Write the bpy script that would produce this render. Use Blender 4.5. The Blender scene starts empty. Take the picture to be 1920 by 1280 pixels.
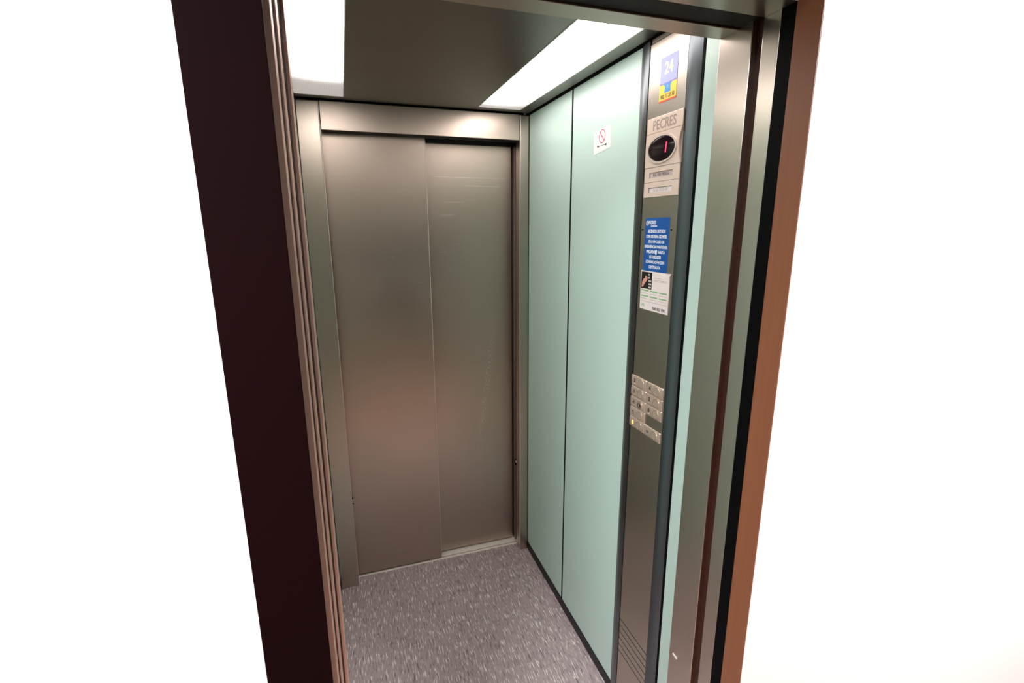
import bpy, bmesh, math, random
from mathutils import Vector, Matrix
random.seed(4)
S = bpy.context.scene
COL = S.collection

# ------------------------------------------------------------------ camera
YAW, PIT, ROL, F = math.radians(18.62236534), math.radians(-13.10829217), math.radians(-0.2014348), 922.693
fw = Vector((math.sin(YAW)*math.cos(PIT), math.cos(YAW)*math.cos(PIT), math.sin(PIT)))
rt = Vector((math.cos(YAW), -math.sin(YAW), 0)); up = rt.cross(fw)
r_ = rt*math.cos(ROL)+up*math.sin(ROL); u_ = -rt*math.sin(ROL)+up*math.cos(ROL)
cd = bpy.data.cameras.new('camera'); cam = bpy.data.objects.new('camera', cd); COL.objects.link(cam)
M = Matrix((r_, u_, -fw)).transposed().to_4x4(); M.translation = Vector((-0.79571, -2.11875, 1.63720))
cam.matrix_world = M
cd.sensor_fit = 'HORIZONTAL'; cd.sensor_width = 36; cd.lens = F*36/1920; cd.clip_start = 0.02
S.camera = cam

# ------------------------------------------------------------------ exposure, world, landing lamp and added wall lights
S.view_settings.view_transform = 'Standard'; S.view_settings.look = 'None'
S.view_settings.gamma = 1; S.view_settings.use_curve_mapping = False
S.view_settings.exposure = 0.35
w = bpy.data.worlds.new('world'); S.world = w; w.use_nodes = True
w.node_tree.nodes['Background'].inputs[0].default_value = (1, .93, .85, 1)
w.node_tree.nodes['Background'].inputs[1].default_value = 0.02
LAMP = 7.2            # radiance of the glowing part of a ceiling diffuser
def area(name, loc, target, sx, sy, power, col, spread=180):
    l = bpy.data.lights.new(name, 'AREA'); l.shape = 'RECTANGLE'; l.size = sx; l.size_y = sy
    l.energy = power; l.color = col; l.spread = math.radians(spread)
    o = bpy.data.objects.new(name, l); COL.objects.link(o); o.location = loc
    o.rotation_euler = (Vector(target)-Vector(loc)).to_track_quat('-Z', 'Y').to_euler()
    return o
area('landing_lamp', (-.45, -2.75, 2.44), (-.45, -2.6, 0), .45, .25, 6, (1, .76, .60), 130)
area('added_wall_light_right', (1.15, -2.55, 2.40), (.95, -1.433, 1.35), 1.0, .25, 36, (.96, .97, 1), 115)  # added unseen light that brightens the plaster right of the entrance to white
area('added_wall_light_left', (-1.75, -2.45, 2.40), (-1.35, -1.433, 1.4), .6, .25, 17, (.96, .97, 1), 90)  # same on the left: an invented source, only there to whiten the wall

# ------------------------------------------------------------------ materials
def base(name):
    m = bpy.data.materials.new(name); m.use_nodes = True
    nt = m.node_tree; b = nt.nodes['Principled BSDF']
    return m, nt, b
def plain(name, col, rough=.5, metal=0, spec=.5, coat=0, coatr=.05, emis=0):
    m, nt, b = base(name)
    b.inputs['Base Color'].default_value = (*col, 1); b.inputs['Roughness'].default_value = rough
    b.inputs['Metallic'].default_value = metal; b.inputs['Specular IOR Level'].default_value = spec
    b.inputs['Coat Weight'].default_value = coat; b.inputs['Coat Roughness'].default_value = coatr
    if emis:
        b.inputs['Emission Color'].default_value = (*col, 1); b.inputs['Emission Strength'].default_value = emis
    return m
def nd(nt, t, **k):
    n = nt.nodes.new(t)
    for a, v in k.items(): setattr(n, a, v)
    return n
def math_(nt, op, a, b=None, clamp=False):
    n = nd(nt, 'ShaderNodeMath', operation=op, use_clamp=clamp)
    for i, v in enumerate((a, b)):
        if v is None: continue
        if isinstance(v, (int, float)): n.inputs[i].default_value = v
        else: nt.links.new(v, n.inputs[i])
    return n.outputs[0]
def steel(name, col, rough, grain='X', aniso=.75, tangent=(0, 0, 1), bump=0, smudge=.05, scuff=False):
    """brushed stainless steel; grain = world axis the brushing runs along"""
    m, nt, b = base(name); L = nt.links
    geo = nd(nt, 'ShaderNodeNewGeometry')
    mp = nd(nt, 'ShaderNodeMapping'); L.new(geo.outputs['Position'], mp.inputs['Vector']); mp.inputs['Location'].default_value = (13.37, 7.71, 3.43)
    mp.inputs['Rotation'].default_value = (.013, .017, .011)
    sc = {'X': (3, 700, 700), 'Y': (700, 3, 700), 'Z': (700, 700, 3)}[grain]
    mp.inputs['Scale'].default_value = sc
    n = nd(nt, 'ShaderNodeTexNoise'); n.inputs['Scale'].default_value = 1; n.inputs['Detail'].default_value = 3
    L.new(mp.outputs[0], n.inputs['Vector'])
    n2 = nd(nt, 'ShaderNodeTexNoise'); n2.inputs['Scale'].default_value = 5; n2.inputs['Detail'].default_value = 4
    L.new(geo.outputs['Position'], n2.inputs['Vector'])
    r1 = math_(nt, 'MULTIPLY_ADD', n.outputs[0], .02); nt.nodes[-1].inputs[2].default_value = rough-.01
    r2 = math_(nt, 'MULTIPLY', math_(nt, 'SUBTRACT', n2.outputs[0], .5), smudge*2)
    rr = math_(nt, 'ADD', r1, r2)
    mix = nd(nt, 'ShaderNodeMixRGB'); mix.inputs[1].default_value = (*[c*.95 for c in col], 1); mix.inputs[2].default_value = (*[min(1, c*1.05) for c in col], 1)
    L.new(n.outputs[0], mix.inputs[0])
    colout = mix.outputs[0]
    if scuff:   # chalky scuff trail and a few long fine scratches on the right-hand door leaf
        sx = nd(nt, 'ShaderNodeSeparateXYZ'); L.new(geo.outputs['Position'], sx.inputs[0])
        zc = math_(nt, 'MULTIPLY', math_(nt, 'SUBTRACT', sx.outputs[2], .97), .14)
        dx = math_(nt, 'ABSOLUTE', math_(nt, 'SUBTRACT', math_(nt, 'ADD', sx.outputs[0], .165), zc))
        band = math_(nt, 'SUBTRACT', 1, math_(nt, 'MULTIPLY', dx, 45), True)
        dz = math_(nt, 'ABSOLUTE', math_(nt, 'SUBTRACT', sx.outputs[2], .86))
        bz = math_(nt, 'SUBTRACT', 1.6, math_(nt, 'MULTIPLY', dz, 4.2), True)
        mp2 = nd(nt, 'ShaderNodeMapping'); L.new(geo.outputs['Position'], mp2.inputs['Vector']); mp2.inputs['Scale'].default_value = (160, 10, 90)
        n3 = nd(nt, 'ShaderNodeTexNoise'); n3.inputs['Scale'].default_value = 1; n3.inputs['Detail'].default_value = 3
        L.new(mp2.outputs[0], n3.inputs['Vector'])
        th = math_(nt, 'MULTIPLY', math_(nt, 'SUBTRACT', n3.outputs[0], .49), 6, True)
        fac = math_(nt, 'MULTIPLY', math_(nt, 'MULTIPLY', band, bz), math_(nt, 'MULTIPLY', th, .6))
        mx = nd(nt, 'ShaderNodeMixRGB'); L.new(fac, mx.inputs[0]); L.new(colout, mx.inputs[1]); mx.inputs[2].default_value = (.9, .88, .84, 1)
        colout = mx.outputs[0]
        rr = math_(nt, 'ADD', rr, math_(nt, 'MULTIPLY', fac, .5))
    L.new(colout, b.inputs['Base Color']); L.new(rr, b.inputs['Roughness'])
    b.inputs['Metallic'].default_value = 1
    b.inputs['Anisotropic'].default_value = aniso
    v = nd(nt, 'ShaderNodeCombineXYZ')
    tv = Vector(tangent)+Vector((.13, .17, .09))      # never parallel to a face normal
    for i in range(3): v.inputs[i].default_value = tv[i]
    L.new(v.outputs[0], b.inputs['Tangent'])
    if bump:
        bp = nd(nt, 'ShaderNodeBump'); bp.inputs['Strength'].default_value = bump; bp.inputs['Distance'].default_value = .001
        L.new(n.outputs[0], bp.inputs['Height']); L.new(bp.outputs[0], b.inputs['Normal'])
    return m
SC = (.53, .443, .380)
M_door = steel('steel_door', SC, .385, 'X', .4, (1, 0, 0), scuff=True)
M_head = steel('steel_header', (.56, .475, .41), .37, 'X', .5, (1, 0, 0))
M_jamb = steel('steel_jamb', (.52, .455, .39), .33, 'X', .4, (1, 0, 0))
M_reveal = steel('steel_reveal', (.62, .53, .46), .29, 'Y', .6, (0, 1, 0))
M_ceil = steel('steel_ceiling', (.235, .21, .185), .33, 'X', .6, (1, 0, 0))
M_cop = steel('steel_control_panel', (.54, .475, .41), .32, 'Y', .6, (0, 1, 0))
M_trimc = plain('satin_grey_metal', (.125, .14, .15), .30, .9)
M_sill = plain('aluminium_sill', (1, .91, .85), .4, 0)
M_plate = plain('champagne_plate', (.82, .66, .56), .4, .3)
M_btn = plain('satin_button', (.80, .64, .53), .30, .65)
M_black = plain('black_rubber', (.003, .003, .0035), .6, spec=.06)
M_dark = plain('dark_recess', (.012, .010, .010), .6, spec=.2)
M_base = plain('black_skirting', (.018, .018, .019), .5, spec=.3)
M_brown = plain('dark_brown_lacquer', (.008, .0022, .0026), .6, spec=.02)
M_rust = plain('dark_rust_gap', (.05, .014, .008), .5, spec=.3)
M_gap = plain('dark_red_brown_gap', (.018, .004, .003), .6, spec=.08)
M_cu = plain('copper_toned_edge_metal', (.78, .54, .44), .35, .75)
M_white = plain('white_plaster', (.90, .89, .87), .85, spec=.1)
M_dull = plain('dull_landing_paint', (.055, .052, .042), .8, spec=.2)
M_ink = plain('black_ink', (.02, .02, .02), .6)

def glass():
    m, nt, b = base('mint_back_painted_glass'); L = nt.links
    b.inputs['Base Color'].default_value = (.58, .755, .685, 1); b.inputs['Roughness'].default_value = .38
    b.inputs['Specular IOR Level'].default_value = .35
    b.inputs['Coat Weight'].default_value = .2; b.inputs['Coat Roughness'].default_value = .16
    return m
M_glass = glass()
def copper_wall():
    m, nt, b = base('terracotta_reveal'); L = nt.links
    geo = nd(nt, 'ShaderNodeNewGeometry'); mp = nd(nt, 'ShaderNodeMapping'); L.new(geo.outputs['Position'], mp.inputs['Vector'])
    mp.inputs['Scale'].default_value = (200, 200, 2)
    n = nd(nt, 'ShaderNodeTexNoise'); n.inputs['Scale'].default_value = 1; L.new(mp.outputs[0], n.inputs['Vector'])
    mx = nd(nt, 'ShaderNodeMixRGB'); L.new(n.outputs[0], mx.inputs[0])
    mx.inputs[1].default_value = (.29, .10, .043, 1); mx.inputs[2].default_value = (.36, .13, .058, 1)
    L.new(mx.outputs[0], b.inputs['Base Color']); b.inputs['Roughness'].default_value = .45
    return m
M_terra = copper_wall()
def vinyl():
    m, nt, b = base('flecked_vinyl'); L = nt.links
    geo = nd(nt, 'ShaderNodeNewGeometry')
    def flecks(scale, off, th, wid):
        mp = nd(nt, 'ShaderNodeMapping'); mp.inputs['Scale'].default_value = scale; mp.inputs['Location'].default_value = off
        warp = nd(nt, 'ShaderNodeTexNoise'); warp.inputs['Scale'].default_value = 40
        L.new(geo.outputs['Position'], warp.inputs['Vector'])
        va = nd(nt, 'ShaderNodeVectorMath', operation='MULTIPLY_ADD'); L.new(warp.outputs['Color'], va.inputs[0])
        va.inputs[1].default_value = (.004, .012, 0); L.new(geo.outputs['Position'], va.inputs[2])
        L.new(va.outputs[0], mp.inputs['Vector'])
        n = nd(nt, 'ShaderNodeTexNoise'); n.inputs['Scale'].default_value = 1; n.inputs['Detail'].default_value = 1.5; n.inputs['Roughness'].default_value = .6
        L.new(mp.outputs[0], n.inputs['Vector'])
        return math_(nt, 'MULTIPLY', math_(nt, 'SUBTRACT', n.outputs[0], th), wid, True)
    w1 = flecks((250, 22, 1), (3, 7, 0), .585, 14)
    w2 = flecks((170, 26, 1), (31, 17, 0), .575, 9)
    d1 = flecks((230, 20, 1), (13, 57, 0), .57, 9)
    d2 = flecks((120, 38, 1), (63, 27, 0), .53, 5)
    big = nd(nt, 'ShaderNodeTexNoise'); big.inputs['Scale'].default_value = 9; L.new(geo.outputs['Position'], big.inputs['Vector'])
    c = nd(nt, 'ShaderNodeMixRGB'); L.new(big.outputs[0], c.inputs[0]); c.inputs[1].default_value = (.42, .33, .355, 1); c.inputs[2].default_value = (.57, .45, .465, 1)
    prev = c.outputs[0]
    for fac, k, cc in ((d2, .5, (.19, .16, .175)), (d1, .75, (.09, .08, .085)), (w2, .7, (.55, .47, .45)), (w1, .95, (1, .93, .89))):
        mx = nd(nt, 'ShaderNodeMixRGB'); L.new(math_(nt, 'MULTIPLY', fac, k), mx.inputs[0]); L.new(prev, mx.inputs[1]); mx.inputs[2].default_value = (*cc, 1)
        prev = mx.outputs[0]
    L.new(prev, b.inputs['Base Color']); b.inputs['Roughness'].default_value = .42
    return m
M_floor = vinyl()
def tiles():
    m, nt, b = base('terracotta_landing_floor'); L = nt.links
    geo = nd(nt, 'ShaderNodeNewGeometry'); n = nd(nt, 'ShaderNodeTexNoise'); n.inputs['Scale'].default_value = 12; L.new(geo.outputs['Position'], n.inputs['Vector'])
    mx = nd(nt, 'ShaderNodeMixRGB'); L.new(n.outputs[0], mx.inputs[0]); mx.inputs[1].default_value = (.62, .36, .27, 1); mx.inputs[2].default_value = (.74, .46, .36, 1)
    L.new(mx.outputs[0], b.inputs['Base Color']); b.inputs['Roughness'].default_value = .35
    return m
M_tile = tiles()
def lamp_mat(cx, yend):
    """ribbed diffuser with the glow of an unmodelled tube painted into its emission, fading at the far end"""
    m, nt, b = base('ribbed_light_diffuser'); L = nt.links
    geo = nd(nt, 'ShaderNodeNewGeometry'); s = nd(nt, 'ShaderNodeSeparateXYZ'); L.new(geo.outputs['Position'], s.inputs[0])
    dx = math_(nt, 'SUBTRACT', s.outputs[0], cx)
    over = math_(nt, 'MAXIMUM', math_(nt, 'SUBTRACT', s.outputs[1], yend), 0)     # distance past the far end of the painted glow
    d2 = math_(nt, 'ADD', math_(nt, 'MULTIPLY', dx, dx), math_(nt, 'MULTIPLY', math_(nt, 'MULTIPLY', over, over), 2.2))
    g = math_(nt, 'POWER', 2.71828, math_(nt, 'MULTIPLY', d2, -1/(.082**2)))
    rib = math_(nt, 'MULTIPLY_ADD', math_(nt, 'SINE', math_(nt, 'MULTIPLY', s.outputs[0], 820)), .10); nt.nodes[-1].inputs[2].default_value = 1
    b.inputs['Base Color'].default_value = (.6, .56, .56, 1); b.inputs['Roughness'].default_value = .3
    st2 = math_(nt, 'MULTIPLY', math_(nt, 'ADD', math_(nt, 'MULTIPLY', g, LAMP), .27), rib)  # glow fall-off and ribs are painted into the emission strength
    b.inputs['Emission Color'].default_value = (1, .915, .885, 1)
    L.new(st2, b.inputs['Emission Strength'])
    return m

# ------------------------------------------------------------------ helpers
WP = {}
def link(o, parent=None, wloc=(0, 0, 0)):
    COL.objects.link(o); WP[o.name] = Vector(wloc)
    if parent: o.parent = parent; o.location = Vector(wloc)-WP[parent.name]
    else: o.location = wloc
    return o
def empty(name, loc):
    o = bpy.data.objects.new(name, None); o.empty_display_size = .05
    return link(o, None, loc)
def meshobj(name, verts, faces, mat, parent=None, smooth=False, origin=None):
    if origin is None:
        mn = Vector([min(v[i] for v in verts) for i in range(3)]); mx = Vector([max(v[i] for v in verts) for i in range(3)])
        origin = (mn+mx)/2
    origin = Vector(origin)
    me = bpy.data.meshes.new(name); me.from_pydata([tuple(Vector(v)-origin) for v in verts], [], faces)
    bm = bmesh.new(); bm.from_mesh(me); bmesh.ops.recalc_face_normals(bm, faces=bm.faces); bm.to_mesh(me); bm.free()
    for p in me.polygons: p.use_smooth = smooth
    me.materials.append(mat)
    return link(bpy.data.objects.new(name, me), parent, origin)
def box(name, x0, x1, y0, y1, z0, z1, mat, parent=None, bev=0, seg=2):
    if x0 > x1: x0, x1 = x1, x0
    if y0 > y1: y0, y1 = y1, y0
    if z0 > z1: z0, z1 = z1, z0
    bm = bmesh.new(); bmesh.ops.create_cube(bm, size=1)
    for v in bm.verts: v.co = Vector((v.co.x*(x1-x0), v.co.y*(y1-y0), v.co.z*(z1-z0)))
    if bev: bmesh.ops.bevel(bm, geom=list(bm.edges), offset=bev, segments=seg, affect='EDGES', profile=.5)
    me = bpy.data.meshes.new(name); bm.to_mesh(me); bm.free(); me.materials.append(mat)
    return link(bpy.data.objects.new(name, me), parent, ((x0+x1)/2, (y0+y1)/2, (z0+z1)/2))
def prism_z(name, prof, z0, z1, mat, parent=None, smooth=False):
    n = len(prof); vs = [(x, y, z0) for x, y in prof]+[(x, y, z1) for x, y in prof]
    fs = [tuple(range(n)), tuple(range(n, 2*n))]+[(i, (i+1) % n, n+(i+1) % n, n+i) for i in range(n)]
    o = meshobj(name, vs, fs, mat, parent)
    if smooth:
        for p in o.data.polygons:
            p.use_smooth = len(p.vertices) == 4
        try: o.data.set_sharp_from_angle(angle=math.radians(35))
        except Exception: pass
    return o
def slab_yz(name, poly, x0, x1, mat, parent=None):
    """polygon given as (y, z) points, extruded between planes x0 (front) and x1"""
    n = len(poly); vs = [(x0, y, z) for y, z in poly]+[(x1, y, z) for y, z in poly]
    fs = [tuple(range(n)), tuple(range(n, 2*n))]+[(i, (i+1) % n, n+(i+1) % n, n+i) for i in range(n)]
    return meshobj(name, vs, fs, mat, parent)
def ell(cy, cz, ry, rz, n=40, a0=0, a1=2*math.pi):
    return [(cy+ry*math.cos(a0+(a1-a0)*i/n), cz+rz*math.sin(a0+(a1-a0)*i/n)) for i in range(n if abs(a1-a0-2*math.pi) < 1e-6 else n+1)]
def ring_yz(name, cy, cz, ry, rz, wd, x0, x1, mat, parent=None, n=40):
    o_, i_ = ell(cy, cz, ry, rz, n), ell(cy, cz, ry-wd, rz-wd, n)
    vs = [(x0, *p) for p in o_]+[(x0, *p) for p in i_]+[(x1, *p) for p in o_]+[(x1, *p) for p in i_]
    fs = []
    for i in range(n):
        j = (i+1) % n
        fs += [(i, j, n+j, n+i), (2*n+i, 2*n+j, 3*n+j, 3*n+i), (i, j, 2*n+j, 2*n+i), (n+i, n+j, 3*n+j, 3*n+i)]
    return meshobj(name, vs, fs, mat, parent)
def text(name, s, size, y, z, x, mat, parent=None, sx=1, ext=.0003, align='CENTER', bold=0, shear=0):
    """lettering on a plane facing -X (reads towards -Y)"""
    c = bpy.data.curves.new(name, 'FONT'); c.body = s; c.size = size; c.align_x = align; c.align_y = 'CENTER'
    c.extrude = ext; c.offset = bold; c.resolution_u = 3; c.shear = shear
    t = bpy.data.objects.new('tmp', c); COL.objects.link(t)
    me = bpy.data.meshes.new_from_object(t.evaluated_get(bpy.context.evaluated_depsgraph_get()))
    bpy.data.objects.remove(t); bpy.data.curves.remove(c)
    me.name = name
    for v in me.vertices: v.co = Vector((-v.co.z, -v.co.x*sx, v.co.y))
    me.materials.clear(); me.materials.append(mat)
    return link(bpy.data.objects.new(name, me), parent, (x, y, z))
def tag(o, label=None, cat=None, group=None, kind=None):
    if label: o['label'] = label
    if cat: o['category'] = cat
    if group: o['group'] = group
    if kind: o['kind'] = kind
    return o
def struct(o, label, cat='wall'): return tag(o, label, cat, kind='structure')

H = 2.1; XL = -.9244; YF = -1.2143; ZO = 2.0; XR = -.05; YW = -1.4500

# ------------------------------------------------------------------ lift car shell
struct(box('floor', XL-.03, .03, YF-.2, .0575, -.03, 0, M_floor), 'grey vinyl lift floor flecked with short white and dark streaks', 'floor')

ce = empty('ceiling', (-.46, -.6, 2.105)); struct(ce, 'dark brushed steel ceiling of the lift between two light panels', 'ceiling')
LX = [(-.9214, -.7505), (-.2433, -.0616)]; LY = (-1.13, -.0605)
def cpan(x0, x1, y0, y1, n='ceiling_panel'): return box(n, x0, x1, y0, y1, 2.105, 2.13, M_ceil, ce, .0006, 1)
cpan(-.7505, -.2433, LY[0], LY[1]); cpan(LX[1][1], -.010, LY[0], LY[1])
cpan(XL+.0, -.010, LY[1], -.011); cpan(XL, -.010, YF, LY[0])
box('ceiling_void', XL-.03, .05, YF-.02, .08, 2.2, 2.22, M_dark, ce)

for i, (x0, x1) in enumerate(LX):
    t = empty('ceiling_light', ((x0+x1)/2, (LY[0]+LY[1])/2, 2.105))
    tag(t, ['glowing ribbed strip light along the left side of the lift ceiling', 'glowing white strip light above the mint green wall panels'][i], 'ceiling light', 'strip lights in the lift ceiling')
    mt = lamp_mat((x0+x1)/2 + (.035, -.02)[i], (-.34, -.20)[i])
    box('diffuser', x0+.0035, x1-.0035, LY[0]+.0035, LY[1]-.0035, 2.1048, 2.112, mt, t)
    fm = plain('light_frame_metal', (.85, .82, .80), .3, .6)
    fr = [(x0, x0+.003, *LY), (x1-.003, x1, *LY), (x0, x1, LY[1]-.003, LY[1]), (x0, x1, LY[0], LY[0]+.003)]
    bm = bmesh.new()
    for a, b_, c, d in fr:
        g = bmesh.ops.create_cube(bm, size=1)
        for v in g['verts']: v.co = Vector(((a+b_)/2+v.co.x*(b_-a), (c+d)/2+v.co.y*(d-c), 2.108+v.co.z*.009))
    me = bpy.data.meshes.new('frame'); 
    for v in bm.verts: v.co -= WP[t.name]
    bm.to_mesh(me); bm.free(); me.materials.append(fm); link(bpy.data.objects.new('frame', me), t, WP[t.name])

# right and left walls: glass panels on a dark backing
def side_wall(name, xs, sgn, ys, label):
    wl = empty(name, (xs, -.6, 0)); struct(wl, label, 'wall')
    box('wall_backing', xs+sgn*.007, xs+sgn*.03, YF, .06, 0, 2.2, M_dark, wl)
    for q in (-.4280,): box('joint_strip', xs+sgn*.0008, xs+sgn*.0065, q-.0066, q+.0066, .0445, H, M_black, wl)
    for a, b_ in ys: box('glass_panel', xs, xs+sgn*.006, a, b_, .0445, H, M_glass, wl, .0012, 2)
    return wl
side_wall('wall_right', 0, 1, [(-.4215, -.0015), (-.8545, -.4345), (-.905, -.858), (YF, -1.1115)], 'lift side wall of tall mint green glass panels')
side_wall('wall_left', XL, -1, [(-.4215, -.0015), (-.8545, -.4345), (YF, -.858)], 'sliver of lift wall beside the left door jamb')
struct(box('baseboard_right', -.0015, .006, YF, -.0005, 0, .0423, M_base, None, .0008, 1), 'low black skirting under the mint green panels', 'baseboard')
struct(box('baseboard_left', XL-.006, XL+.0015, YF, -.0005, 0, .0423, M_base, None, .0008, 1), 'low black skirting of the left lift wall', 'baseboard')

# ------------------------------------------------------------------ far door
d = empty('door_1', (-.443, .065, 0)); struct(d, 'closed two-leaf brushed steel sliding lift door in the far wall', 'door')
lf = box('door_leaf', -.90, -.4395, .065, .095, .0095, 2.03, M_door, d, .0022, 2); tag(lf, 'front left leaf overlapping the other')
lf2 = box('door_leaf', -.47, -.0455, .11, .14, .0095, 2.03, M_door, d, .0014, 2); tag(lf2, 'rear right leaf with long scratches and scuffs')
for (z, xa, xb, s) in ((1.8495, -.39, -.075, .0006), (1.815, -.26, -.10, 0), (1.686, -.388, -.325, -.001), (1.6905, -.375, -.31, 0), (1.528, -.385, -.358, -.0015), (1.561, -.306, -.297, .001), (1.745, -.36, -.27, 0)):
    slab = [(xa, .1096, z), (xb, .1096, z+s), (xb, .1096, z+s+.0011), (xa, .1096, z+.0011), (xa, .1103, z), (xb, .1103, z+s), (xb, .1103, z+s+.0011), (xa, .1103, z+.0011)]
    meshobj('scratch', slab, [(0, 1, 2, 3), (4, 5, 6, 7), (0, 1, 5, 4), (2, 3, 7, 6), (0, 3, 7, 4), (1, 2, 6, 5)], plain('pale_scratch', (.75, .72, .66), .4, 1), lf2)
M_edge = plain('painted_edge_highlight', (.80, .74, .68), .4, .35)  # pale strips put the glint of leaf and jamb edges into colour
box('leaf_edge_highlight', -.4402, -.4386, .0643, .068, .010, 1.99, M_edge, lf)
for (xa, z, l_, s_) in ((-.450, 1.658, .006, .0), (-.452, 1.553, .012, -.003), (-.492, 1.400, .016, -.003), (-.605, 1.510, .014, .004)):
    v = [(xa, .0645, z), (xa+l_, .0645, z+s_), (xa+l_, .0645, z+s_+.0013), (xa, .0645, z+.0013), (xa, .0655, z), (xa+l_, .0655, z+s_), (xa+l_, .0655, z+s_+.0013), (xa, .0655, z+.0013)]
    meshobj('scratch', v, [(0, 1, 2, 3), (4, 5, 6, 7), (0, 1, 5, 4), (2, 3, 7, 6), (0, 3, 7, 4), (1, 2, 6, 5)], plain('pale_scratch', (.75, .72, .66), .4, .6), lf)
sl = box('door_sill', -.91, -.0005, .0575, .20, -.03, 0, M_sill, d, .0008, 1)
for y in (.073, .128, .145): box('sill_groove', -.90, -.02, y, y+.004, -.001, .0003, plain('grey_groove', (.35, .30, .28), .5), sl)
box('sill_lip', -.91, -.02, .0585, .064, -.001, .0025, M_sill, sl, .0006, 1)
box('slam_post', -.0365, -.004, .094, .20, 0, 1.985, plain('slam_post_metal', (.34, .24, .21), .4, .4), d, .0008, 1)
box('dark_gap', -.05, -.01, .19, .22, 0, 2.1, M_black, d)
box('door_track', -.91, -.01, .10, .105, 1.985, 2.05, M_dark, d)
box('shaft_lining', -.95, .03, .21, .23, -.03, 2.2, M_dark, d)
k = box('latch', -.0475, -.0435, .055, .063, .455, .485, M_black, d); 
box('latch_pin', -.0475, -.0440, .040, .055, .474, .482, M_plate, k)
k2 = box('latch', -.8440, -.8385, .050, .060, .395, .425, M_black, d); box('latch_pin', -.8425, -.8388, .046, .052, .405, .418, M_plate, k2)
j1 = box('door_jamb', XL+.0005, -.843, 0, .0555, 0.001, H, M_jamb, d, .0036, 3); tag(j1, 'wide left jamb')
j2 = box('door_jamb', -.0425, -.0005, 0, .0555, 0.001, H, M_jamb, d, .0036, 3); tag(j2, 'narrow right jamb')
box('jamb_edge_highlight', -.8442, -.8426, -.0006, .004, .004, H-.002, M_edge, j1)
box('jamb_edge_highlight', -.0429, -.0417, -.0006, .004, .004, H-.002, M_edge, j2)
box('door_header', -.8400, -.0450, .0008, .056, 1.998, H, M_head, d, .0012, 2)
box('header_underside_shade', -.8400, -.0450, .010, .0635, 1.9965, 2.0, M_dark, d)  # dark strip paints shade over the steel header's underside
box('header_backing', -.91, -.005, .0565, .075, 2.035, 2.2, M_black, d)
box('corner_seal', -.0006, .004, -.0014, .0555, .03, H, M_black, d)

# ------------------------------------------------------------------ control panel on the right wall
XP = -.012
cp = empty('control_panel', (0, -.985, 0)); tag(cp, 'tall brushed steel lift control panel between two grey rounded trims', 'control panel')
def arc_prof(ya, xa, yb, xb, bulge, n=14):
    pts = []
    for i in range(n+1):
        t = i/n; y = ya+(yb-ya)*t; x = xa+(xb-xa)*t
        pts.append((x-bulge*math.sin(math.pi*t), y))
    return pts
p = arc_prof(-.8555, -.0005, -.9080, XP+.0005, .003)+[(.006, -.9080), (.006, -.8555)]
prism_z('side_trim', p, 0, H-.002, M_trimc, cp, True)
p = arc_prof(-1.0680, XP, -1.1035, -.0015, .003)+[(.006, -1.1035), (.006, -1.0680)]
prism_z('side_trim', p, 0, H-.002, M_trimc, cp, True)
box('gap_seal', -.0012, .006, -1.1110, -1.1040, 0, H, M_black, cp)
box('panel_back', -.004, .006, -1.0675, -.9085, 0, H, M_black, cp)
YA, YB = -.9130, -1.0665
box('face_plate', XP, -.004, YB, YA, .3635, 2.086, M_cop, cp, .0007, 2)
box('top_strip', XP+.003, -.004, YB, YA, 2.0885, 2.099, M_cop, cp, .0005, 1)
zs = [.3635, .3392, .3149, .2900, .2650, .2405, .2160]
for i in range(6): box('vent_slat', XP, -.004, YB, YA, zs[i+1] if i < 5 else .0, zs[i]-.0034, M_cop, cp, .0004, 1)
for y, z in ((-1.048, 1.628), (-.920, 1.628)): slab_yz('screw', ell(y, z, .0022, .0022, 12), XP-.0006, XP, M_black, cp)
# name plate
np_ = box('name_plate', -.0165, XP-.0002, -1.0695, -.9235, 1.8695, 1.907, M_plate, cp, .001, 2)
text('lettering', 'PECRES', .0335, -.9965, 1.8865, -.01655, plain('engraved_lettering', (.40, .32, .27), .5, .3), np_, .88, .0003, bold=.0004)
# display housing: waisted plate, bezel, dark oval glass, red digit
zl, zh = 1.7865, 1.8685
lft = [(-.9225-.004*math.sin(math.pi*i/12)*0, zl+(zh-zl)*i/12) for i in range(13)]
rgt = [(-1.0705+.0105*math.sin(math.pi*i/12), zh-(zh-zl)*i/12) for i in range(13)]
hs = slab_yz('display_housing', lft+rgt, -.0175, -.0135, M_plate, cp)
box('housing_base', -.0135, XP-.0002, -1.0700, -.9230, zl, zh, plain('housing_painted_shade', (.42, .34, .31), .4, .5), cp)  # darker metal stands in for shade on the curved housing side
ring_yz('bezel', -.9935, 1.8275, .0605, .0345, .0045, -.0200, -.0175, plain('bezel_metal', (.80, .68, .60), .35, .4), hs, 48)
# domed oval glass
n = 44; vs = []; fs = []
for kx, (f, dx) in enumerate(((1, 0), (.85, .0016), (.6, .003), (.3, .0038))):
    vs += [(-.0180-dx, y, z) for y, z in ell(-.9935, 1.8275, .0575*f, .0305*f, n)]
for kx in range(3):
    for i in range(n): fs.append((kx*n+i, kx*n+(i+1) % n, (kx+1)*n+(i+1) % n, (kx+1)*n+i))
fs.append(tuple(3*n+i for i in range(n)))
dg = meshobj('display_glass', vs, fs, plain('smoked_display_glass', (.012, .006, .008), .10, spec=.25), hs, True)
dig = text('digit', '1', .034, -1.0155, 1.8265, -.0219, plain('red_led', (1, .03, .10), .5, emis=1.5), hs, .8, .0003, bold=.0006, shear=.15)
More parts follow.
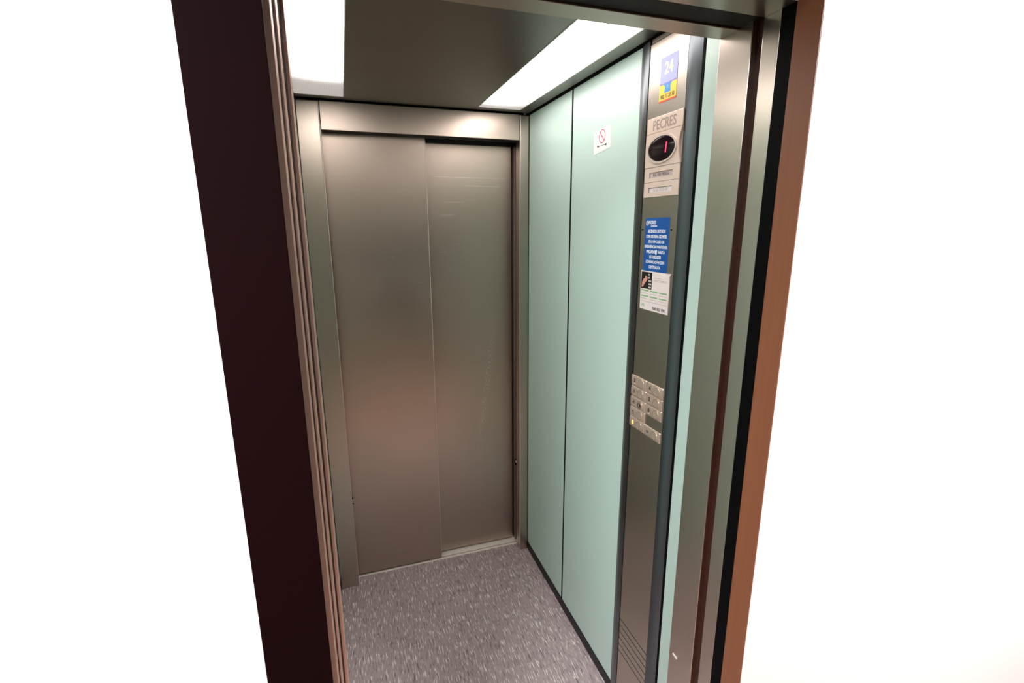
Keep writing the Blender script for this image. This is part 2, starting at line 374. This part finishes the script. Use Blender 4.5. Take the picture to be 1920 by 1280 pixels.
# two small label plates with sunk windows
def window_plate(zt, zb, wt, wb, s, paper, ink):
    q = box('label_plate', -.0165, XP-.0002, -1.0690, -.9225, zb, zt, M_plate, cp, .0008, 2)
    y0, y1 = -.9475, -1.0430
    # dark edging at top and left paints the shade of a sunk window
    r = [(y0+.002, y1-.002, wt, wt+.0022, M_window_shade), (y0, y0+.0025, wb, wt, M_window_shade)]
    box('window_insert', -.01665, -.0160, y1, y0, wb, wt, paper, q)
    box('window_edge_shade', -.0172, -.0160, y1, y0+.0015, wt-.0015, wt, M_window_shade, q)
    box('window_edge_shade', -.0172, -.0160, y0-.0008, y0+.0015, wb, wt, M_window_shade, q)
    text('lettering', s, .0105, (y0+y1)/2, (wt+wb)/2-.0007, -.01667, ink, q, 1.0, .0002, bold=.0002)
M_window_shade = plain('painted_window_shade', (.22, .15, .12), .5, .4)
window_plate(1.7862, 1.7490, 1.7735, 1.7600, 'KG 450 PERS.6', plain('grey_window', (.60, .50, .46), .4, .2), plain('grey_ink', (.12, .09, .09), .5))
window_plate(1.7482, 1.7115, 1.7355, 1.7225, '16 AF 0250-20', plain('pale_window', (.80, .72, .70), .4, .1), plain('pale_grey_ink', (.52, .44, .44), .5))
# push buttons
rows = [1.2130, 1.1805, 1.1480, 1.1160, 1.0850]; rh = .0308
cols = [(-.9105, -.9855), (-.9868, -1.0615)]
M_sym = plain('button_symbol', (.06, .035, .025), .6, .2)
M_glow = plain('amber_lit_symbol', (1, .55, .10), .5, emis=1.1)
def pillow(name, y0, y1, z0, z1, xb, xf, parent):
    n, m_ = 8, 8; vs = []; fs = []
    for i in range(n+1):
        for j in range(m_+1):
            a, b_ = [0, .012, .04, .2, .5, .8, .96, .988, 1][i], [0, .02, .08, .25, .5, .75, .92, .98, 1][j]
            h = (1-abs(2*b_-1)**3)*.8+.2*(1-abs(2*a-1)**8)
            e = 0 if i in (0, n) or j in (0, m_) else 1
            vs.append((xb+(xf-xb)*(.5+.5*h)*e, y0+(y1-y0)*a, z0+(z1-z0)*b_))
    for i in range(n):
        for j in range(m_): fs.append((i*(m_+1)+j, (i+1)*(m_+1)+j, (i+1)*(m_+1)+j+1, i*(m_+1)+j+1))
    o = meshobj(name, vs, fs, M_btn, parent, True)
    return o
def push_button(col, row, sym, lab, glow=False, key=False):
    y0, y1 = cols[col]; z1 = rows[row]; z0 = z1-rh
    b = pillow('push_button', y1, y0, z0, z1, XP+.0005, XP-.0042, cp); tag(b, lab)
    yc = y0-.0510; zc = (z0+z1)/2
    ring_yz('button_ring', yc, zc, .0128, .0128, .0013, -.0172, -.0155, plain('button_ring_metal', (.85, .77, .68), .25, .85), b, 28)
    slab_yz('button_cap', ell(yc, zc, .0112, .0112, 24), -.0169, -.0155, M_btn, b)
    if key:
        ring_yz('key_lock', yc, zc, .0085, .0085, .0030, -.0195, -.0168, plain('key_lock_metal', (.30, .26, .22), .3, .8), b, 24)
        box('key_slot', -.0180, -.0168, yc-.0015, yc+.0015, zc-.005, zc+.005, M_black, b)
    ys = y0-.0190; m = M_glow if glow else M_sym
    if sym == 'bell':
        pts = [(ys+.0050, zc-.004), (ys+.0035, zc-.001), (ys+.003, zc+.004), (ys+.0012, zc+.0065), (ys-.0012, zc+.0065), (ys-.003, zc+.004), (ys-.0035, zc-.001), (ys-.0050, zc-.004)]
        sy = slab_yz('button_symbol', pts, -.0166, -.0150, m, b)
        slab_yz('bell_clapper', ell(ys, zc-.0055, .0013, .0013, 10), -.0166, -.0150, m, cp)
    elif sym == 'arrow':
        slab_yz('button_symbol', [(ys+.0055, zc), (ys+.0010, zc-.0045), (ys+.0010, zc+.0045)], -.0166, -.0150, m, b)
        slab_yz('button_symbol', [(ys-.0055, zc), (ys-.0010, zc+.0045), (ys-.0010, zc-.0045)], -.0166, -.0150, m, b)
    elif sym == 'slash':
        slab_yz('button_symbol', [(ys+.0045, zc+.0040), (ys+.0030, zc+.0055), (ys-.0040, zc-.0035), (ys-.0040, zc-.0060)], -.0166, -.0150, m, b)
        slab_yz('button_symbol', [(ys+.0045, zc+.0040), (ys+.0015, zc+.0060), (ys-.0010, zc+.0050), (ys+.0010, zc+.0030)], -.0166, -.0150, m, b)
    else:
        text('button_symbol', sym, .0155, ys, zc+.001, -.0164, m, b, 1.0, .0008, bold=.0003)
        for q in range(3): slab_yz('braille_dot', ell(ys+.003-.003*q, zc-.0085, .0007, .0007, 6), -.0166, -.0150, M_plate, b)
push_button(0, 0, '3', 'button marked 3'); push_button(1, 0, '4', 'button marked 4')
push_button(0, 1, '1', 'button marked 1'); push_button(1, 1, '2', 'button marked 2')
push_button(0, 2, '-1', 'button marked -1 with a key lock', key=True); push_button(1, 2, '0', 'button marked 0')
push_button(0, 3, 'slash', 'button with a slanted symbol')
push_button(0, 4, 'bell', 'button with an amber lit bell', glow=True); push_button(1, 4, 'arrow', 'button with a black arrow symbol')

# ------------------------------------------------------------------ stickers on the panel
# emergency number sticker
XS = XP-.0006
st = empty('service_sticker', (XP, -.996, 1.99)); tag(st, 'pale blue and yellow service sticker with a telephone number, above the engraved name plate', 'sticker')
ya, yb = -.9620, -1.0305
box('pale_blue_field', XS, XP-.0001, yb, ya, 1.980, 2.041, plain('glare_paled_blue_print', (.40, .43, .76), .55, spec=.3), st)  # blue made paler, with the washed-out glare put into its colour
box('yellow_field', XS, XP-.0001, yb, ya, 1.9425, 1.980, plain('yellow_print', (.95, .62, .05), .4), st)
box('red_line', XS-.0002, XP-.0001, yb, ya, 1.9385, 1.9425, plain('red_print', (.85, .09, .04), .4), st)
box('violet_line', XS-.0002, XP-.0001, yb, ya, 1.9785, 1.9815, plain('violet_print', (.22, .18, .55), .4), st)
text('lettering', '24', .038, -.996, 2.013, XS-.0002, plain('pale_yellow_print', (.95, .85, .45), .4), st, .9, .0001, bold=.0008)
slab_yz('blue_emblem', [(-.978, 1.9790), (-1.012, 1.9790), (-1.006, 1.972), (-1.008, 1.9585), (-.982, 1.9585), (-.985, 1.972)], XS-.0003, XP-.0001, plain('blue_print', (.02, .25, .70), .4), st)
text('lettering', '?', .017, -.995, 1.968, XS-.0005, plain('cyan_print', (.45, .80, .95), .4), st, .9, .0001)
text('lettering', '902 15 20 50', .0128, -.996, 1.9500, XS-.0002, plain('dark_number_print', (.12, .05, .02), .4), st, .82, .0001, bold=.0004)

M_bl = plain('blue_vinyl', (.008, .095, .36), .35); M_wp = plain('white_print', (.80, .84, .92), .5)
bs = empty('blue_sticker', (XP, -.987, 1.588)); tag(bs, 'blue emergency instructions sticker with white Spanish lettering, above the white notice', 'sticker')
def rrect(y0, y1, z0, z1, r, n=5):
    pts = []
    for cy, cz, a in ((y1+r, z1-r, 90), (y1+r, z0+r, 180), (y0-r, z0+r, 270), (y0-r, z1-r, 0)):
        for i in range(n+1):
            t = math.radians(a+90*i/n); pts.append((cy+r*math.cos(t), cz+r*math.sin(t)))
    return pts
slab_yz('sticker_sheet', rrect(-.9330, -1.0405, 1.5170, 1.6590, .003), XS, XP-.0001, M_bl, bs)
ring_yz('emblem_ring', -.942, 1.6455, .0052, .0062, .0015, XS-.0003, XS, M_wp, bs, 20)
slab_yz('emblem_stroke', [(-.9390, 1.6410), (-.9405, 1.6405), (-.9450, 1.6500), (-.9435, 1.6508)], XS-.0004, XS, M_wp, bs)
text('lettering', 'PECRES', .0125, -.9480, 1.6465, XS-.0002, M_wp, bs, .82, .0001, 'LEFT', bold=.0004)
text('lettering', 'ASCENSORES', .0048, -.9600, 1.6375, XS-.0002, M_wp, bs, .95, .0001, 'LEFT', bold=.0002)
lines = ['ASCENSOR DOTADO', 'CON SISTEMA COMPER', 'SOLO EN CASO DE', 'EMERGENCIA MANTENER', 'PULSADO \u25cb HASTA', 'ESTABLECER', 'COMUNICACI\u00d3N CON', 'CENTRALITA']
for i, s in enumerate(lines):
    wide = [.078, .092, .072, .102, .082, .052, .082, .052][i]
    t = text('lettering', s.replace('\u25cb', '   '), .0105, -.9865, 1.6240-.0134*i, XS-.0002, M_wp, bs, 1, .0001, bold=.00035)
    wdt = max(v.co.y for v in t.data.vertices)-min(v.co.y for v in t.data.vertices)
    for v in t.data.vertices: v.co.y *= wide/wdt
    if i == 4: slab_yz('bell_mark', rrect(-.9858, -.9935, 1.6240-.0134*i-.0065, 1.6240-.0134*i+.0065, .003), XS-.0003, XS, M_wp, bs)

M_pap = plain('white_notice_paper', (.86, .77, .73), .5); M_grn = plain('green_print', (.22, .48, .20), .5); M_gl = plain('grey_fine_print', (.50, .42, .42), .5)
nt_ = empty('white_notice', (XP, -.992, 1.466)); tag(nt_, 'white paper notice with green headings and photo of a hand, under the blue sticker', 'notice')
slab_yz('notice_sheet', [(-.9265, 1.5190), (-1.0615, 1.5185), (-1.0560, 1.5120), (-1.0560, 1.4125), (-.9290, 1.4125)], XS-.0008, XP-.0002, M_pap, nt_)
slab_yz('curled_corner', [(-1.0480, 1.5188), (-1.0640, 1.5195), (-1.0570, 1.5090)], XS-.003, XS-.0009, M_pap, nt_)
XN = XS-.0009
# the printed photograph, flat
box('photo_background', XN-.0002, XN+.0002, -.9800, -.9300, 1.4705, 1.5160, plain('photo_black', (.012, .010, .012), .4), nt_)
slab_yz('photo_hand', [(-.933, 1.474), (-.939, 1.474), (-.948, 1.485), (-.9575, 1.493), (-.9600, 1.501), (-.9575, 1.5035), (-.9545, 1.5000), (-.9530, 1.5060), (-.9500, 1.5050), (-.9470, 1.499), (-.941, 1.4965), (-.935, 1.488)], XN-.0003, XN, plain('photo_skin', (.70, .33, .25), .5), nt_)
for q in range(5): slab_yz('photo_dot', ell(-.9660-.001*q, 1.5095-.0085*q, .0026, .0026, 12), XN-.0003, XN, M_pap, nt_)
for q in range(3): slab_yz('photo_dot', ell(-.9755, 1.4925-.0085*q, .0024, .0024, 12), XN-.0003, XN, M_pap, nt_)
for r, z in enumerate((1.4655, 1.4500)):
    for q in range(3):
        y = -.9330-.0415*q
        box('green_heading', XN-.0002, XN, y-.0335, y, z-.0016, z+.0016, M_grn, nt_)
for (y0, y1, z) in ((-.99, -1.045, 1.4975), (-.99, -1.045, 1.4945), (-.99, -1.02, 1.5030), (-.932, -1.05, 1.4355), (-.932, -.965, 1.4580), (-.975, -1.005, 1.4580), (-1.016, -1.05, 1.4580), (-.932, -.962, 1.4430), (-.975, -1.003, 1.4430), (-1.016, -1.048, 1.4430)):
    box('fine_print_line', XN-.0002, XN, y1, y0, z-.0005, z+.0005, M_gl, nt_)
text('lettering', '24h', .0125, -.9430, 1.4245, XN-.0002, M_grn, nt_, .95, .0001)
text('lettering', '968 065 990', .0115, -1.0170, 1.4205, XN-.0002, plain('number_print', (.10, .07, .08), .5), nt_, .98, .0001, bold=.0002)

# no smoking sticker on the glass
ns = empty('no_smoking_sticker', (0, -.649, 1.90)); tag(ns, 'small white no-smoking sticker with a red circle stuck on the mint green wall', 'sticker')
slab_yz('sticker_sheet', [(-.598, 1.862), (-.598, 1.931), (-.7005, 1.940), (-.7045, 1.874)][:1]+[(-.5950, 1.9305), (-.7000, 1.9395), (-.7050, 1.8725)], -.0006, -.0001, plain('white_vinyl', (.90, .90, .88), .4), ns)
M_red = plain('crimson_print', (.55, .03, .13), .5)
ring_yz('red_ring', -.6500, 1.9125, .0205, .0205, .0025, -.0009, -.0006, M_red, ns, 36)
slab_yz('red_bar', [(-.6355, 1.9285), (-.6340, 1.9265), (-.6645, 1.8965), (-.6660, 1.8985)], -.0011, -.0006, M_red, ns)
slab_yz('cigarette_mark', [(-.6410, 1.9085), (-.6550, 1.9125), (-.6550, 1.9140), (-.6410, 1.9100)], -.0010, -.0006, M_red, ns)
slab_yz('cigarette_outline', [(-.6270, 1.8855), (-.6720, 1.8865), (-.6720, 1.8845), (-.6270, 1.8835)], -.0009, -.0006, plain('grey_print', (.25, .22, .22), .5), ns)
for y in (-.6250, -.6755): box('black_end', -.0010, -.0006, y-.0045, y+.0045, 1.8825, 1.8875, M_ink, ns)

# ------------------------------------------------------------------ near opening, right-hand side
tr = empty('trim_1', (XR, -1.30, 0)); struct(tr, 'right jamb of the near opening: steel return, dark gap, steel frame and black seal', 'door frame')
box('steel_return', XR, .02, -1.3010, YF, 0, ZO+.1, M_reveal, tr, .0015, 3)
box('dark_gap', XR+.012, .02, -1.3265, -1.3010, 0, ZO+.1, M_rust, tr)
box('steel_frame', XR, .02, -1.3655, -1.3265, 0, ZO+.1, M_reveal, tr, .0015, 3)
box('black_seal', XR-.0005, .02, -1.3975, -1.3660, 0, ZO+.1, M_black, tr)
meshobj('clip', [(XR-.002, -1.2304, .536), (XR-.002, -1.2465, .5345), (XR-.002, -1.2465, .5385), (XR-.002, -1.2304, .540), (XR, -1.2304, .536), (XR, -1.2465, .5345), (XR, -1.2465, .5385), (XR, -1.2304, .540)],
        [(0, 1, 2, 3), (4, 5, 6, 7), (0, 1, 5, 4), (2, 3, 7, 6), (0, 3, 7, 4), (1, 2, 6, 5)], plain('white_clip', (.9, .85, .8), .4), tr)
# header of the near opening
hd = empty('trim_2', (-.46, -1.3, ZO)); struct(hd, 'dark steel lintel over the near opening', 'door frame')
box('car_lintel', XL, XR, -1.2650, YF, ZO, 2.2, M_head, hd, .0012, 2)
box('door_track', XL, XR, -1.3265, -1.2660, ZO+.004, 2.2, M_dark, hd)
box('frame_lintel', XL, XR, -1.3975, -1.3270, ZO, 2.2, M_jamb, hd, .0012, 2)
# left-hand side: stacked sliding leaves and frame edges
ts = empty('trim_3', (-.87, -1.33, 0)); struct(ts, 'left jamb of the near opening with three coppery steel edges and a dark brown face', 'door frame')
def rx(px, y):   # world x of a vertical edge at depth y
    return px
EDG = [('steel_edge', -1.2500, 'C', M_cu), ('dark_gap', -1.2850, 'd2', M_gap), ('steel_edge', -1.3200, 'B', M_cu), ('dark_gap', -1.3450, 'd1', M_gap), ('steel_edge', -1.3700, 'A', M_cu)]
EX = {'C': -.8510, 'd2': -.8559, 'B': -.8564, 'd1': -.8589, 'A': -.8590}
for nme, y, k_, mt in EDG: box(nme, XL-.02, EX[k_], y, y+.033, 0, ZO+.19, mt, ts, .0006 if nme == 'steel_edge' else 0, 1)
box('brown_face', -.9470, -.8600, -1.4530, -1.4460, 0, 2.2, M_brown, ts, .001, 2)
box('brown_backing', -.9470, -.8750, -1.4460, -1.4000, 0, 2.2, M_brown, ts)
box('inner_return', XL-.02, XL+.0, -1.43, YF, 0, 2.2, M_dark, ts)

# ------------------------------------------------------------------ landing
wf = empty('wall_front', (.6, YW, 0)); struct(wf, 'white plastered landing wall around the lift entrance', 'wall')
box('plaster_right', XR, 2.4, YW, -1.398, 0, 2.6, M_white, wf)
box('plaster_left', -2.6, -.9470, YW, -1.398, 0, 2.6, M_white, wf)
box('plaster_above', -.9470, XR, YW, -1.398, ZO, 2.6, M_white, wf)
box('terracotta_reveal', XR-.0015, XR+.02, YW+.0005, -1.3978, 0, ZO, M_terra, wf)
struct(box('wall_rear', -2.6, 2.4, -3.65, -3.6, 0, 2.6, M_dull), 'landing wall opposite the lift', 'wall')
struct(box('wall_landing_left', -2.65, -2.6, -3.6, YW, 0, 2.6, M_dull), 'left side wall of the landing', 'wall')
struct(box('wall_landing_right', 2.4, 2.45, -3.6, YW, 0, 2.6, M_dull), 'right side wall of the landing', 'wall')
struct(box('floor_landing', -2.6, 2.4, -3.6, -1.4145, -.03, 0, M_tile), 'terracotta floor of the landing', 'floor')
struct(box('ceiling_landing', -2.6, 2.4, -3.6, -1.43, 2.6, 2.65, M_dull), 'ceiling of the landing', 'ceiling')
